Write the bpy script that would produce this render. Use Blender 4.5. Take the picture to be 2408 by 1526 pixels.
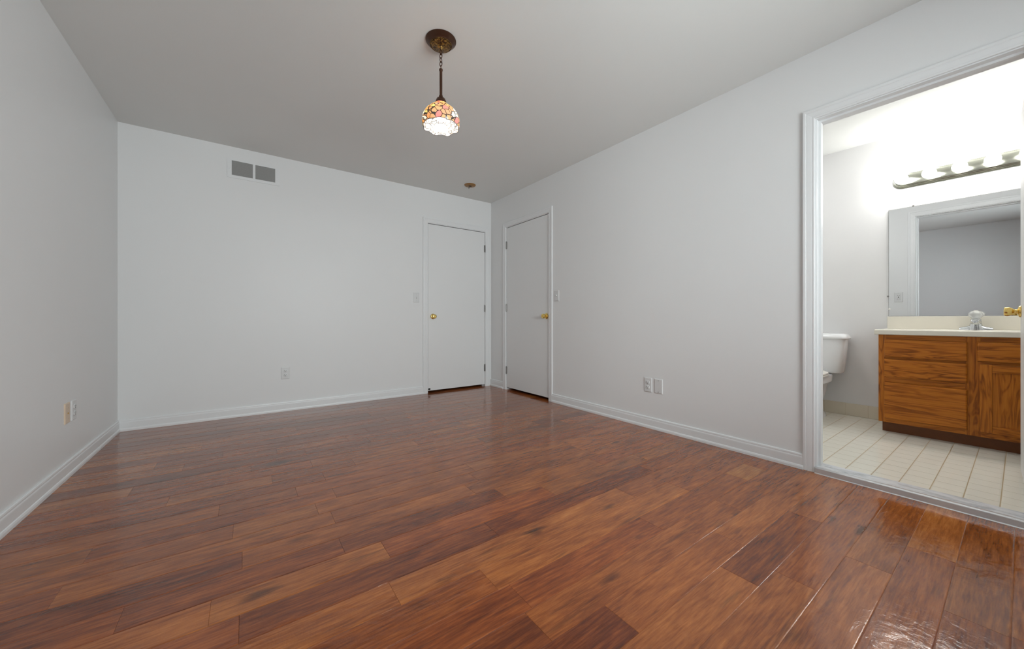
import bpy, bmesh, math, random
from mathutils import Vector, Matrix
for o in list(bpy.data.objects): bpy.data.objects.remove(o, do_unlink=True)
SC = bpy.context.scene
COL = SC.collection
R = math.radians
# ------------------------------------------------------------------ camera
X0, Y0, H0 = 2.6756, 4.1727, 0.8833
CW, CH = 3.4852, 2.44                       # room width, ceiling height
cam = bpy.data.cameras.new('camera'); co = bpy.data.objects.new('camera', cam); COL.objects.link(co)
co.location = (-X0, -Y0, H0)
co.rotation_euler = (R(90), 0, -0.6269)
cam.sensor_fit = 'HORIZONTAL'; cam.sensor_width = 36
cam.lens = 867.94 / 2408 * 36
cam.shift_x = 0; cam.shift_y = -(763 - 751.17) / 2408
cam.clip_start = 0.05
SC.camera = co
# ------------------------------------------------------------------ light and exposure
SC.view_settings.view_transform = 'Standard'
try: SC.view_settings.look = 'None'
except Exception: pass
SC.view_settings.gamma = 1
SC.view_settings.use_curve_mapping = False
SC.view_settings.exposure = 0.0
w = bpy.data.worlds.new('sky'); SC.world = w; w.use_nodes = True
bg = w.node_tree.nodes['Background']; bg.inputs[0].default_value = (0.78, 0.88, 1.0, 1); bg.inputs[1].default_value = 1.0
def area(name, loc, rot, sx, sy, power, col=(1, 1, 1), spread=180):
    l = bpy.data.lights.new(name, 'AREA'); l.shape = 'RECTANGLE'; l.size = sx; l.size_y = sy
    l.energy = power; l.color = col; l.spread = R(spread)
    o = bpy.data.objects.new(name, l); COL.objects.link(o); o.location = loc; o.rotation_euler = rot
    return o
REAR = -5.25
area('window_daylight', (-1.55, REAR - 0.19, 1.48), (R(90), 0, 0), 2.3, 1.35, 124, (0.905, 0.985, 0.99))
area('side_window_daylight', (-CW - 0.19, -4.75, 1.48), (R(90), 0, R(-90)), 0.8, 1.35, 8, (0.905, 0.985, 0.99))
BULB_PENDANT = 60.0
BULB_VANITY = 53.0

# ------------------------------------------------------------------ node helpers
def lin(c):
    return tuple(((v / 255 + 0.055) / 1.055) ** 2.4 if v > 10 else v / 255 / 12.92 for v in c)
def new_mat(name):
    m = bpy.data.materials.new(name); m.use_nodes = True
    nt = m.node_tree; b = nt.nodes['Principled BSDF']
    return m, nt, b
def N(nt, t, **k):
    n = nt.nodes.new(t)
    for a, v in k.items():
        if a == 'inp':
            for i, x in v.items(): n.inputs[i].default_value = x
        else: setattr(n, a, v)
    return n
def L(nt, a, b): nt.links.new(a, b)
def math_n(nt, op, a, b=None, c=None):
    n = nt.nodes.new('ShaderNodeMath'); n.operation = op
    for i, v in enumerate((a, b, c)):
        if v is None: continue
        if isinstance(v, (int, float)): n.inputs[i].default_value = v
        else: nt.links.new(v, n.inputs[i])
    return n.outputs[0]
def mixc(nt, fac, a, b, mode='MIX'):
    n = nt.nodes.new('ShaderNodeMix'); n.data_type = 'RGBA'; n.blend_type = mode
    for s, v in ((n.inputs['Factor'], fac), (n.inputs[6], a), (n.inputs[7], b)):
        if isinstance(v, (int, float)): s.default_value = v
        elif isinstance(v, tuple): s.default_value = v if len(v) == 4 else v + (1,)
        else: nt.links.new(v, s)
    return n.outputs[2]
def ramp(nt, fac, stops):
    n = nt.nodes.new('ShaderNodeValToRGB'); e = n.color_ramp.elements
    while len(e) < len(stops): e.new(0.5)
    for el, (p, c) in zip(e, stops): el.position = p; el.color = c if len(c) == 4 else tuple(c) + (1,)
    nt.links.new(fac, n.inputs[0]); return n.outputs[0]
def objvec(nt, scale=(1, 1, 1), loc=(0, 0, 0)):
    tc = N(nt, 'ShaderNodeTexCoord'); mp = N(nt, 'ShaderNodeMapping')
    mp.inputs['Scale'].default_value = scale; mp.inputs['Location'].default_value = loc
    L(nt, tc.outputs['Object'], mp.inputs[0]); return mp.outputs[0]
def noise(nt, vec, scale, detail=3, rough=0.5, dist=0):
    n = N(nt, 'ShaderNodeTexNoise'); n.inputs['Scale'].default_value = scale; n.inputs['Detail'].default_value = detail
    n.inputs['Roughness'].default_value = rough; n.inputs['Distortion'].default_value = dist
    L(nt, vec, n.inputs['Vector']); return n.outputs[0]
def bump(nt, b, h, strength, dist=0.01):
    n = N(nt, 'ShaderNodeBump'); n.inputs['Strength'].default_value = strength; n.inputs['Distance'].default_value = dist
    L(nt, h, n.inputs['Height']); L(nt, n.outputs[0], b.inputs['Normal']); return n

def paint(name, col, rough, tex=0.08, scale=180, spec=0.5):
    m, nt, b = new_mat(name)
    v = objvec(nt)
    big = noise(nt, v, 1.3, 2)
    c = tuple(col)
    L(nt, mixc(nt, big, tuple(x * 0.985 for x in c), tuple(min(1, x * 1.015) for x in c)), b.inputs['Base Color'])
    b.inputs['Roughness'].default_value = rough; b.inputs['Specular IOR Level'].default_value = spec
    bump(nt, b, noise(nt, v, scale, 3), tex, 0.002)
    return m
def plain(name, col, rough=0.5, metal=0.0, var=0.04, scale=30, spec=0.5, bmp=0.0):
    m, nt, b = new_mat(name)
    v = objvec(nt); n = noise(nt, v, scale, 3)
    c = tuple(col)
    L(nt, mixc(nt, n, tuple(x * (1 - var) for x in c), tuple(min(1, x * (1 + var)) for x in c)), b.inputs['Base Color'])
    b.inputs['Roughness'].default_value = rough; b.inputs['Metallic'].default_value = metal
    b.inputs['Specular IOR Level'].default_value = spec
    if bmp: bump(nt, b, n, bmp, 0.001)
    return m
M = {}
M['wall'] = paint('satin_wall_paint', (0.81, 0.81, 0.81), 0.38, 0.04, spec=0.22)
M['ceiling'] = paint('flat_ceiling_paint', (0.80, 0.81, 0.795), 0.9, 0.1, spec=0.2)
M['trim'] = paint('semigloss_trim_paint', (0.81, 0.815, 0.82), 0.32, 0.02)
M['door'] = paint('flat_white_door_paint', (0.80, 0.80, 0.80), 0.38, 0.05)
M['plate'] = plain('white_plastic', (0.73, 0.73, 0.73), 0.35)
M['beige_plate'] = plain('almond_plastic', lin((222, 200, 176)), 0.4)
M['dark'] = plain('dark_cavity', (0.02, 0.018, 0.016), 0.8)
M['brass'] = plain('polished_brass', (0.83, 0.60, 0.20), 0.14, 1.0)
M['hinge'] = plain('dull_nickel', (0.32, 0.31, 0.30), 0.35, 1.0)
M['chrome'] = plain('chrome', (0.62, 0.635, 0.64), 0.08, 1.0, 0.01)
M['nickel'] = plain('brushed_light_bar_metal', (0.38, 0.385, 0.33), 0.2, 1.0, 0.02)
M['alu'] = plain('satin_aluminium', (0.72, 0.72, 0.73), 0.32, 1.0, 0.03)
M['bronze'] = plain('oil_rubbed_bronze', (0.085, 0.040, 0.024), 0.32, 0.75, 0.15)
M['porcelain'] = plain('white_porcelain', (0.86, 0.87, 0.88), 0.08, 0, 0.005)
M['seat'] = plain('white_seat_plastic', (0.88, 0.86, 0.81), 0.2)
M['counter'] = plain('cream_cultured_marble', (0.84, 0.80, 0.70), 0.18, 0, 0.02, 6)
M['mirror'] = plain('silvered_glass', (0.73, 0.75, 0.765), 0.0, 1.0, 0.0)
M['plug'] = plain('plug_brown', lin((150, 110, 60)), 0.45, 0.25, 0.25, 60)
M['wire'] = plain('grey_wire', (0.10, 0.10, 0.10), 0.5)
M['grille'] = plain('grille_enamel', (0.44, 0.44, 0.43), 0.45)
M['vinyl'] = plain('window_vinyl', (0.82, 0.82, 0.82), 0.35)
M['acrylic'], nt, b = new_mat('clear_acrylic')
b.inputs['Base Color'].default_value = (0.97, 0.98, 0.97, 1); b.inputs['Roughness'].default_value = 0.06
b.inputs['Transmission Weight'].default_value = 0.65; b.inputs['IOR'].default_value = 1.49
M['pane'], nt, b = new_mat('window_glass')
tr = N(nt, 'ShaderNodeBsdfTransparent'); gl = N(nt, 'ShaderNodeBsdfGlossy'); gl.inputs['Roughness'].default_value = 0.02
fr = N(nt, 'ShaderNodeFresnel'); mx = N(nt, 'ShaderNodeMixShader')
L(nt, fr.outputs[0], mx.inputs[0]); L(nt, tr.outputs[0], mx.inputs[1]); L(nt, gl.outputs[0], mx.inputs[2])
L(nt, mx.outputs[0], nt.nodes['Material Output'].inputs[0])
def emis(name, col, s):
    m, nt, b = new_mat(name)
    b.inputs['Base Color'].default_value = (0.9, 0.9, 0.9, 1)
    b.inputs['Emission Color'].default_value = tuple(col) + (1,); b.inputs['Emission Strength'].default_value = s
    return m
M['bulb'] = emis('lit_frosted_globe', (0.99, 0.985, 0.955), BULB_VANITY)
M['pbulb'] = emis('lit_pendant_bulb', (1.0, 0.955, 0.88), BULB_PENDANT)

M['fill_dome'] = emis('lit_fill_dome', (1.0, 1.0, 0.985), 26.0)  # glow of the added, unseen bathroom fill lamp
# relief brass for the canopy underside
M['relief'], nt, b = new_mat('embossed_bronze')
v = objvec(nt); n = noise(nt, v, 90, 4, 0.6, 0.6)
L(nt, ramp(nt, n, [(0.42, (0.07, 0.035, 0.018)), (0.62, (0.42, 0.24, 0.06))]), b.inputs['Base Color'])
b.inputs['Metallic'].default_value = 0.85; b.inputs['Roughness'].default_value = 0.3
bump(nt, b, n, 0.9, 0.006)

# stained opalescent glass
M['stained'], nt, b = new_mat('stained_opal_glass')
v = objvec(nt, (1, 1, 1))
wv = N(nt, 'ShaderNodeVectorMath'); wv.operation = 'ADD'
nz = N(nt, 'ShaderNodeTexNoise'); nz.inputs['Scale'].default_value = 14; L(nt, v, nz.inputs['Vector'])
sc = N(nt, 'ShaderNodeVectorMath'); sc.operation = 'SCALE'; sc.inputs['Scale'].default_value = 0.035
L(nt, nz.outputs['Color'], sc.inputs[0]); L(nt, v, wv.inputs[0]); L(nt, sc.outputs[0], wv.inputs[1])
vo = N(nt, 'ShaderNodeTexVoronoi'); vo.feature = 'DISTANCE_TO_EDGE'; vo.inputs['Scale'].default_value = 38; L(nt, wv.outputs[0], vo.inputs['Vector'])
vc = N(nt, 'ShaderNodeTexVoronoi'); vc.feature = 'F1'; vc.inputs['Scale'].default_value = 38; L(nt, wv.outputs[0], vc.inputs['Vector'])
sp = N(nt, 'ShaderNodeSeparateColor'); L(nt, vc.outputs['Color'], sp.inputs[0])
cell = ramp(nt, sp.outputs[0], [(0.0, (0.88, 0.31, 0.02)), (0.30, (0.92, 0.38, 0.03)), (0.34, (0.98, 0.93, 0.75)), (0.52, (0.95, 0.92, 0.70)), (0.55, (0.80, 0.32, 0.02)),
                                (0.74, (0.90, 0.66, 0.10)), (0.82, (0.85, 0.10, 0.06)), (0.88, (0.93, 0.40, 0.28)), (0.92, (0.90, 0.34, 0.02))])
cell.node.color_ramp.interpolation = 'CONSTANT'
lead = math_n(nt, 'LESS_THAN', vo.outputs['Distance'], 0.062)
tl = N(nt, 'ShaderNodeBsdfTranslucent'); L(nt, mixc(nt, lead, mixc(nt, 1.0, cell, (0.27, 0.27, 0.27), 'MULTIPLY'), (0.006, 0.004, 0.003)), tl.inputs[0])
df = N(nt, 'ShaderNodeBsdfDiffuse'); L(nt, mixc(nt, lead, mixc(nt, 0.25, (0.85, 0.85, 0.82), cell), (0.10, 0.10, 0.10)), df.inputs[0])
gs = N(nt, 'ShaderNodeBsdfGlossy'); gs.inputs['Roughness'].default_value = 0.12
m1 = N(nt, 'ShaderNodeMixShader'); m1.inputs[0].default_value = 0.45; L(nt, tl.outputs[0], m1.inputs[1]); L(nt, df.outputs[0], m1.inputs[2])
m2 = N(nt, 'ShaderNodeMixShader'); m2.inputs[0].default_value = 0.06; L(nt, m1.outputs[0], m2.inputs[1]); L(nt, gs.outputs[0], m2.inputs[2])
L(nt, m2.outputs[0], nt.nodes['Material Output'].inputs[0])

# hand scraped plank floor: colour follows the per plank attribute
M['planks'], nt, b = new_mat('hand_scraped_walnut_planks')
at = N(nt, 'ShaderNodeAttribute'); at.attribute_name = 'plank'
sa = N(nt, 'ShaderNodeSeparateColor'); L(nt, at.outputs['Color'], sa.inputs[0])
tone, rnd, hue = sa.outputs[0], sa.outputs[1], sa.outputs[2]
tc = N(nt, 'ShaderNodeTexCoord'); sx = N(nt, 'ShaderNodeSeparateXYZ'); L(nt, tc.outputs['Object'], sx.inputs[0])
def cv(x, y, z):
    n = N(nt, 'ShaderNodeCombineXYZ')
    for i, q in enumerate((x, y, z)):
        if isinstance(q, (int, float)): n.inputs[i].default_value = q
        else: L(nt, q, n.inputs[i])
    return n.outputs[0]
ro = math_n(nt, 'MULTIPLY', rnd, 37.0)
xs = math_n(nt, 'ADD', sx.outputs[0], ro)
v_f = cv(math_n(nt, 'MULTIPLY', xs, 5.0), math_n(nt, 'MULTIPLY', sx.outputs[1], 62.0), ro)     # fine pores
v_m = cv(math_n(nt, 'MULTIPLY', xs, 1.15), math_n(nt, 'MULTIPLY', sx.outputs[1], 6.5), ro)     # figure
v_b = cv(xs, math_n(nt, 'MULTIPLY', sx.outputs[1], 3.0), ro)
fine = noise(nt, v_f, 2.0, 6, 0.65, 0.3)
fig = noise(nt, v_m, 2.2, 8, 0.62, 1.1)
blot = noise(nt, v_b, 2.4, 4, 0.55, 0.8)
t = math_n(nt, 'ADD', math_n(nt, 'MULTIPLY', tone, 0.46), math_n(nt, 'MULTIPLY', math_n(nt, 'SUBTRACT', fig, 0.5), 0.66))
t = math_n(nt, 'ADD', t, math_n(nt, 'MULTIPLY', math_n(nt, 'SUBTRACT', blot, 0.5), 0.34))
t = math_n(nt, 'ADD', t, math_n(nt, 'MULTIPLY', math_n(nt, 'SUBTRACT', fine, 0.5), 0.85))
t = math_n(nt, 'ADD', t, 0.245)
WD = [(0.0, (0.060, 0.016, 0.007)), (0.22, (0.15, 0.038, 0.012)), (0.45, (0.29, 0.083, 0.021)), (0.68, (0.46, 0.152, 0.036)), (1.0, (0.64, 0.28, 0.08))]
wc = ramp(nt, t, WD)
red = mixc(nt, hue, (1.0, 0.86, 0.80), (1.0, 1.10, 1.10))
wc = mixc(nt, 1.0, wc, red, 'MULTIPLY')
# knots and mineral streaks
vk = N(nt, 'ShaderNodeTexVoronoi'); vk.inputs['Scale'].default_value = 1.0; vk.feature = 'F1'
L(nt, cv(math_n(nt, 'MULTIPLY', xs, 2.3), math_n(nt, 'MULTIPLY', sx.outputs[1], 6.5), ro), vk.inputs['Vector'])
kn = math_n(nt, 'ADD', vk.outputs['Distance'], math_n(nt, 'MULTIPLY', math_n(nt, 'SUBTRACT', fig, 0.5), 0.35))
kn = ramp(nt, kn, [(0.03, (1, 1, 1)), (0.15, (0, 0, 0))])
wc = mixc(nt, math_n(nt, 'MULTIPLY', kn, 0.75), wc, (0.030, 0.012, 0.008))
stn = N(nt, 'ShaderNodeTexNoise'); stn.inputs['Scale'].default_value = 1.0; stn.inputs['Detail'].default_value = 5; stn.inputs['Distortion'].default_value = 0.2
L(nt, cv(math_n(nt, 'MULTIPLY', xs, 3.2), math_n(nt, 'MULTIPLY', sx.outputs[1], 42.0), ro), stn.inputs['Vector'])
stk = ramp(nt, stn.outputs[0], [(0.60, (0, 0, 0)), (0.72, (1, 1, 1))])
wc = mixc(nt, math_n(nt, 'MULTIPLY', stk, 0.40), wc, (0.045, 0.017, 0.010))
L(nt, wc, b.inputs['Base Color'])
L(nt, math_n(nt, 'ADD', 0.07, math_n(nt, 'MULTIPLY', fig, 0.10)), b.inputs['Roughness'])
b.inputs['Specular IOR Level'].default_value = 0.38
b.inputs['Coat Weight'].default_value = 0.35; b.inputs['Coat Roughness'].default_value = 0.07
scr = noise(nt, cv(math_n(nt, 'MULTIPLY', xs, 1.0), math_n(nt, 'MULTIPLY', sx.outputs[1], 1.6), ro), 13.0, 3, 0.5, 0.8)
chat = noise(nt, cv(math_n(nt, 'MULTIPLY', xs, 2.6), math_n(nt, 'MULTIPLY', sx.outputs[1], 1.0), ro), 30.0, 3, 0.55, 1.2)
hgt = math_n(nt, 'ADD', math_n(nt, 'MULTIPLY', scr, 1.0), math_n(nt, 'MULTIPLY', chat, 0.22))
hgt = math_n(nt, 'ADD', hgt, math_n(nt, 'MULTIPLY', fine, 0.05))
bn = bump(nt, b, hgt, 0.26, 0.006); L(nt, bn.outputs[0], b.inputs['Coat Normal'])

# tiles
def tile_mat(name, col, grout, px, py, ox, oy, ax=(0, 1), gw=0.0022, rough=0.12):
    m, nt, b = new_mat(name)
    tc = N(nt, 'ShaderNodeTexCoord'); s = N(nt, 'ShaderNodeSeparateXYZ'); L(nt, tc.outputs['Object'], s.inputs[0])
    def edge(o, off, p):
        f = math_n(nt, 'FRACT', math_n(nt, 'DIVIDE', math_n(nt, 'SUBTRACT', s.outputs[o], off - 50 * p), p))
        d = math_n(nt, 'MULTIPLY', math_n(nt, 'SUBTRACT', 0.5, math_n(nt, 'ABSOLUTE', math_n(nt, 'SUBTRACT', f, 0.5))), p)
        return d
    d0 = edge(ax[0], ox, px); d = d0
    if py:
        d1_ = edge(ax[1], oy, py)
        d = math_n(nt, 'MINIMUM', math_n(nt, 'ADD', d0, gw * 0.42), d1_); dm = math_n(nt, 'MINIMUM', d0, d1_)
    else: dm = d0
    k = N(nt, 'ShaderNodeMapRange'); k.inputs['From Min'].default_value = gw * 0.45; k.inputs['From Max'].default_value = gw
    L(nt, d, k.inputs['Value'])
    var = noise(nt, tc.outputs['Object'], 9, 2)
    tcx = mixc(nt, var, tuple(x * 0.97 for x in col), tuple(min(1, x * 1.03) for x in col))
    L(nt, mixc(nt, k.outputs[0], grout, tcx), b.inputs['Base Color'])
    L(nt, math_n(nt, 'ADD', rough, math_n(nt, 'MULTIPLY', math_n(nt, 'SUBTRACT', 1.0, k.outputs[0]), 0.4)), b.inputs['Roughness'])
    k2 = N(nt, 'ShaderNodeMapRange'); k2.interpolation_type = 'SMOOTHSTEP'; k2.inputs['From Max'].default_value = gw * 3; L(nt, dm, k2.inputs['Value'])
    h = math_n(nt, 'ADD', k2.outputs[0], math_n(nt, 'MULTIPLY', noise(nt, tc.outputs['Object'], 16, 1), 0.5))
    bump(nt, b, h, 0.35, 0.0018)
    return m
M['tile'] = tile_mat('cream_floor_tile', (0.86, 0.835, 0.74), (0.44, 0.34, 0.20), 0.1093, 0.1092, 0.245, -3.568, gw=0.0027, rough=0.08)
M['basetile'] = tile_mat('beige_base_tile', (0.76, 0.69, 0.56), (0.62, 0.54, 0.40), 0.152, 0, -3.228, 0, (1, 2), rough=0.25)
# oak
def oak(name, vertical):
    m, nt, b = new_mat(name)
    tc = N(nt, 'ShaderNodeTexCoord'); s = N(nt, 'ShaderNodeSeparateXYZ'); L(nt, tc.outputs['Object'], s.inputs[0])
    oi = N(nt, 'ShaderNodeObjectInfo'); rr = math_n(nt, 'MULTIPLY', oi.outputs['Random'], 20)
    lo, ac = (s.outputs[2], s.outputs[1]) if vertical else (s.outputs[1], s.outputs[2])
    lo = math_n(nt, 'ADD', lo, rr)
    def c(x, y):
        n = N(nt, 'ShaderNodeCombineXYZ'); L(nt, math_n(nt, 'MULTIPLY', lo, x), n.inputs[0]); L(nt, math_n(nt, 'MULTIPLY', ac, y), n.inputs[1]); L(nt, s.outputs[0], n.inputs[2]); return n.outputs[0]
    a = noise(nt, c(1.3, 13), 1.3, 3, 0.5, 0.9)
    ring = math_n(nt, 'ADD', 0.5, math_n(nt, 'MULTIPLY', 0.5, math_n(nt, 'SINE', math_n(nt, 'MULTIPLY', a, 46.0))))
    ring = math_n(nt, 'MULTIPLY', math_n(nt, 'POWER', ring, 2.5), noise(nt, c(2, 9), 1.0, 3))
    ring = math_n(nt, 'MULTIPLY', ring, 1.15)
    f = noise(nt, c(7, 170), 1.0, 4, 0.6)
    t = math_n(nt, 'ADD', math_n(nt, 'MULTIPLY', math_n(nt, 'SUBTRACT', 1.0, ring), 0.55), math_n(nt, 'ADD', -0.08, math_n(nt, 'MULTIPLY', f, 0.72)))
    L(nt, ramp(nt, t, [(0.18, (0.075, 0.017, 0.002)), (0.45, (0.25, 0.068, 0.006)), (0.75, (0.44, 0.135, 0.011)), (1.0, (0.55, 0.19, 0.022))]), b.inputs['Base Color'])
    b.inputs['Roughness'].default_value = 0.36; b.inputs['Specular IOR Level'].default_value = 0.3
    bump(nt, b, t, 0.15, 0.001)
    return m
M['oak_h'] = oak('honey_oak_horizontal', False); M['oak_v'] = oak('honey_oak_vertical', True)
M['oak_dark'] = plain('brown_stained_toe_kick', (0.16, 0.045, 0.006), 0.45, 0, 0.25, 25)
# marble
M['marble'], nt, b = new_mat('white_marble')
v = objvec(nt, (6, 2.2, 6)); n = noise(nt, v, 3.2, 7, 0.6, 1.0)
L(nt, ramp(nt, n, [(0.35, (0.50, 0.52, 0.55)), (0.5, (0.74, 0.755, 0.775)), (0.7, (0.82, 0.83, 0.85))]), b.inputs['Base Color']); b.inputs['Roughness'].default_value = 0.22

# ------------------------------------------------------------------ geometry helpers
def mesh_obj(name, bm, mat, parent=None, loc=None, smooth=False, mats=None):
    me = bpy.data.meshes.new(name)
    bmesh.ops.recalc_face_normals(bm, faces=bm.faces[:])
    bm.to_mesh(me); bm.free()
    for mm in (mats or [mat]): me.materials.append(mm)
    if smooth:
        for p in me.polygons: p.use_smooth = True
        try: me.set_sharp_from_angle(angle=R(38))
        except Exception: pass
    o = bpy.data.objects.new(name, me); COL.objects.link(o)
    if parent is not None: o.parent = parent
    if loc: o.location = loc
    return o
def box(bm, a, b, bev=0, seg=2):
    a = Vector(a); b = Vector(b)
    r = bmesh.ops.create_cube(bm, size=1)
    for v in r['verts']:
        v.co = Vector(((a[i] + b[i]) / 2 + v.co[i] * abs(b[i] - a[i]) for i in range(3)))
    if bev:
        es = list({e for v in r['verts'] for e in v.link_edges})
        bmesh.ops.bevel(bm, geom=es, offset=bev, segments=seg, affect='EDGES', profile=0.5)
def B(): return bmesh.new()
def loft(bm, rings, cap=True, closed=True):
    vs = [[bm.verts.new(p) for p in r] for r in rings]
    n = len(rings[0])
    for i in range(len(vs) - 1):
        for j in range(n if closed else n - 1):
            k = (j + 1) % n
            bm.faces.new((vs[i][j], vs[i][k], vs[i + 1][k], vs[i + 1][j]))
    if cap:
        bm.faces.new(vs[0][::-1]); bm.faces.new(vs[-1])
    return vs
def lathe(bm, prof, origin=(0, 0, 0), axis='Z', n=32, cap=True):
    rings = []
    for r, h in prof:
        r = max(r, 1e-5); ring = []
        for k in range(n):
            a = 2 * math.pi * k / n; c, s = r * math.cos(a), r * math.sin(a)
            if axis == 'Z': p = (c, s, h)
            elif axis == 'Y': p = (c, h, s)
            else: p = (h, c, s)
            ring.append(Vector(p) + Vector(origin))
        rings.append(ring)
    loft(bm, rings, cap)
def tube(bm, pts, r, n=10):
    pts = [Vector(p) for p in pts]; rings = []
    up = Vector((0.13, 0.27, 1)).normalized()
    for i, p in enumerate(pts):
        d = (pts[min(i + 1, len(pts) - 1)] - pts[max(i - 1, 0)]).normalized()
        s = d.cross(up)
        if s.length < 1e-4: s = d.cross(Vector((1, 0, 0)))
        s.normalize(); t = d.cross(s).normalized(); up = -t if False else up
        rr = r[i] if isinstance(r, (list, tuple)) else r
        rings.append([p + (s * math.cos(a) + t * math.sin(a)) * rr for a in [2 * math.pi * k / n for k in range(n)]])
    loft(bm, rings)
def empty(name, loc, label, cat, rz=0, group=None, kind=None):
    o = bpy.data.objects.new(name, None); COL.objects.link(o); o.location = loc; o.rotation_euler = (0, 0, rz)
    o.empty_display_size = 0.1
    if label: o['label'] = label
    if cat: o['category'] = cat
    if group: o['group'] = group
    if kind: o['kind'] = kind
    return o
def struct(name, bm, mat, label=None, cat=None, smooth=False):
    o = mesh_obj(name, bm, mat, smooth=smooth); o['kind'] = 'structure'
    if label: o['label'] = label
    if cat: o['category'] = cat
    return o
def dup(root, loc, rz=None, label=None, group=None):
    r = root.copy(); COL.objects.link(r); r.location = loc
    if rz is not None: r.rotation_euler = (0, 0, rz)
    if label: r['label'] = label
    if group: r['group'] = group
    for ch in list(root.children):
        c = ch.copy(); COL.objects.link(c); c.parent = r
        for g in list(ch.children):
            d = g.copy(); COL.objects.link(d); d.parent = c
    return r
def superring(cx, cy, z, a, b_, n=40, e=2.5):
    out = []
    for k in range(n):
        t = 2 * math.pi * k / n; c, s = math.cos(t), math.sin(t)
        out.append(Vector((cx + a * math.copysign(abs(c) ** (2 / e), c), cy + b_ * math.copysign(abs(s) ** (2 / e), s), z)))
    return out

# ------------------------------------------------------------------ key dimensions
WT = 0.115                      # wall thickness
DX0, DX1 = -0.903, -0.089       # back wall door opening
EY0, EY1 = -0.350, -1.164       # right wall door opening (near corner, far)
BY0, BY1 = -3.472, -4.240       # bathroom doorway opening
DH = 2.045
D = 1.785                       # bathroom mirror wall
BZ = 0.012                      # bathroom floor level
BL, BR = -2.30, -4.46           # bathroom side walls

# ------------------------------------------------------------------ structure: walls
def wall_boxes(bm, segs):
    for a, b_ in segs: box(bm, a, b_)
bm = B()
wall_boxes(bm, [((-CW - WT, 0, -0.02), (DX0, WT, CH)), ((DX1, 0, -0.02), (0, WT, CH)), ((DX0, 0, DH), (DX1, WT, CH))])
struct('wall_back', bm, M['wall'])
bm = B()
wall_boxes(bm, [((0, EY0, -0.02), (WT, WT, CH)), ((0, BY0, -0.02), (WT, EY1, CH)), ((0, REAR - WT, -0.02), (WT, BY1, CH)),
                ((0, EY1, DH), (WT, EY0, CH)), ((0, BY1, DH), (WT, BY0, CH))])
struct('wall_right', bm, M['wall'])
# left wall with a side window beside the viewpoint
LW0, LW1, LZ0, LZ1 = -5.15, -4.35, 0.85, 2.10     # unseen side window
bm = B()
wall_boxes(bm, [((-CW - WT, LW1, -0.02), (-CW, 0, CH)), ((-CW - WT, REAR - WT, -0.02), (-CW, LW0, CH)),
                ((-CW - WT, LW0, -0.02), (-CW, LW1, LZ0)), ((-CW - WT, LW0, LZ1), (-CW, LW1, CH))])
struct('wall_left', bm, M['wall'])
RX0, RX1, RZ0, RZ1 = -2.65, -0.45, 0.85, 2.10
bm = B()
wall_boxes(bm, [((-CW, REAR - WT, -0.02), (RX0, REAR, CH)), ((RX1, REAR - WT, -0.02), (0, REAR, CH)),
                ((RX0, REAR - WT, -0.02), (RX1, REAR, RZ0)), ((RX0, REAR - WT, RZ1), (RX1, REAR, CH))])
struct('wall_rear', bm, M['wall'])
bm = B(); box(bm, (-CW - WT, REAR - WT, CH), (D + WT, 1.0, CH + 0.1)); struct('ceiling', bm, M['ceiling'])
# bathroom shell
bm = B(); box(bm, (D, BR - WT, -0.05), (D + WT, BL + WT, CH)); struct('wall_bathroom_mirror', bm, M['wall'])
bm = B(); box(bm, (WT, BL, -0.05), (D, BL + WT, CH)); struct('wall_bathroom_left', bm, M['wall'])
bm = B(); box(bm, (WT, BR - WT, -0.05), (D, BR, CH)); struct('wall_bathroom_right', bm, M['wall'])
bm = B(); box(bm, (0.0, BR, -0.06), (D, BL, BZ)); struct('floor_bathroom', bm, M['tile'])
# dim hallway and closet behind the two shut doors
bm = B()
wall_boxes(bm, [((-1.3, 0.75, -0.05), (0.115, 0.80, CH)), ((-1.35, WT, -0.05), (-1.3, 0.8, CH)), ((0.115, WT, -0.05), (0.165, 0.8, CH))])
struct('wall_hallway', bm, M['wall'])
bm = B()
wall_boxes(bm, [((0.75, -1.6, -0.05), (0.80, 0.11, CH)), ((WT, -1.65, -0.05), (0.80, -1.6, CH)), ((0.166, 0.06, -0.05), (0.75, 0.11, CH))])
struct('wall_closet', bm, M['wall'])

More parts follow.
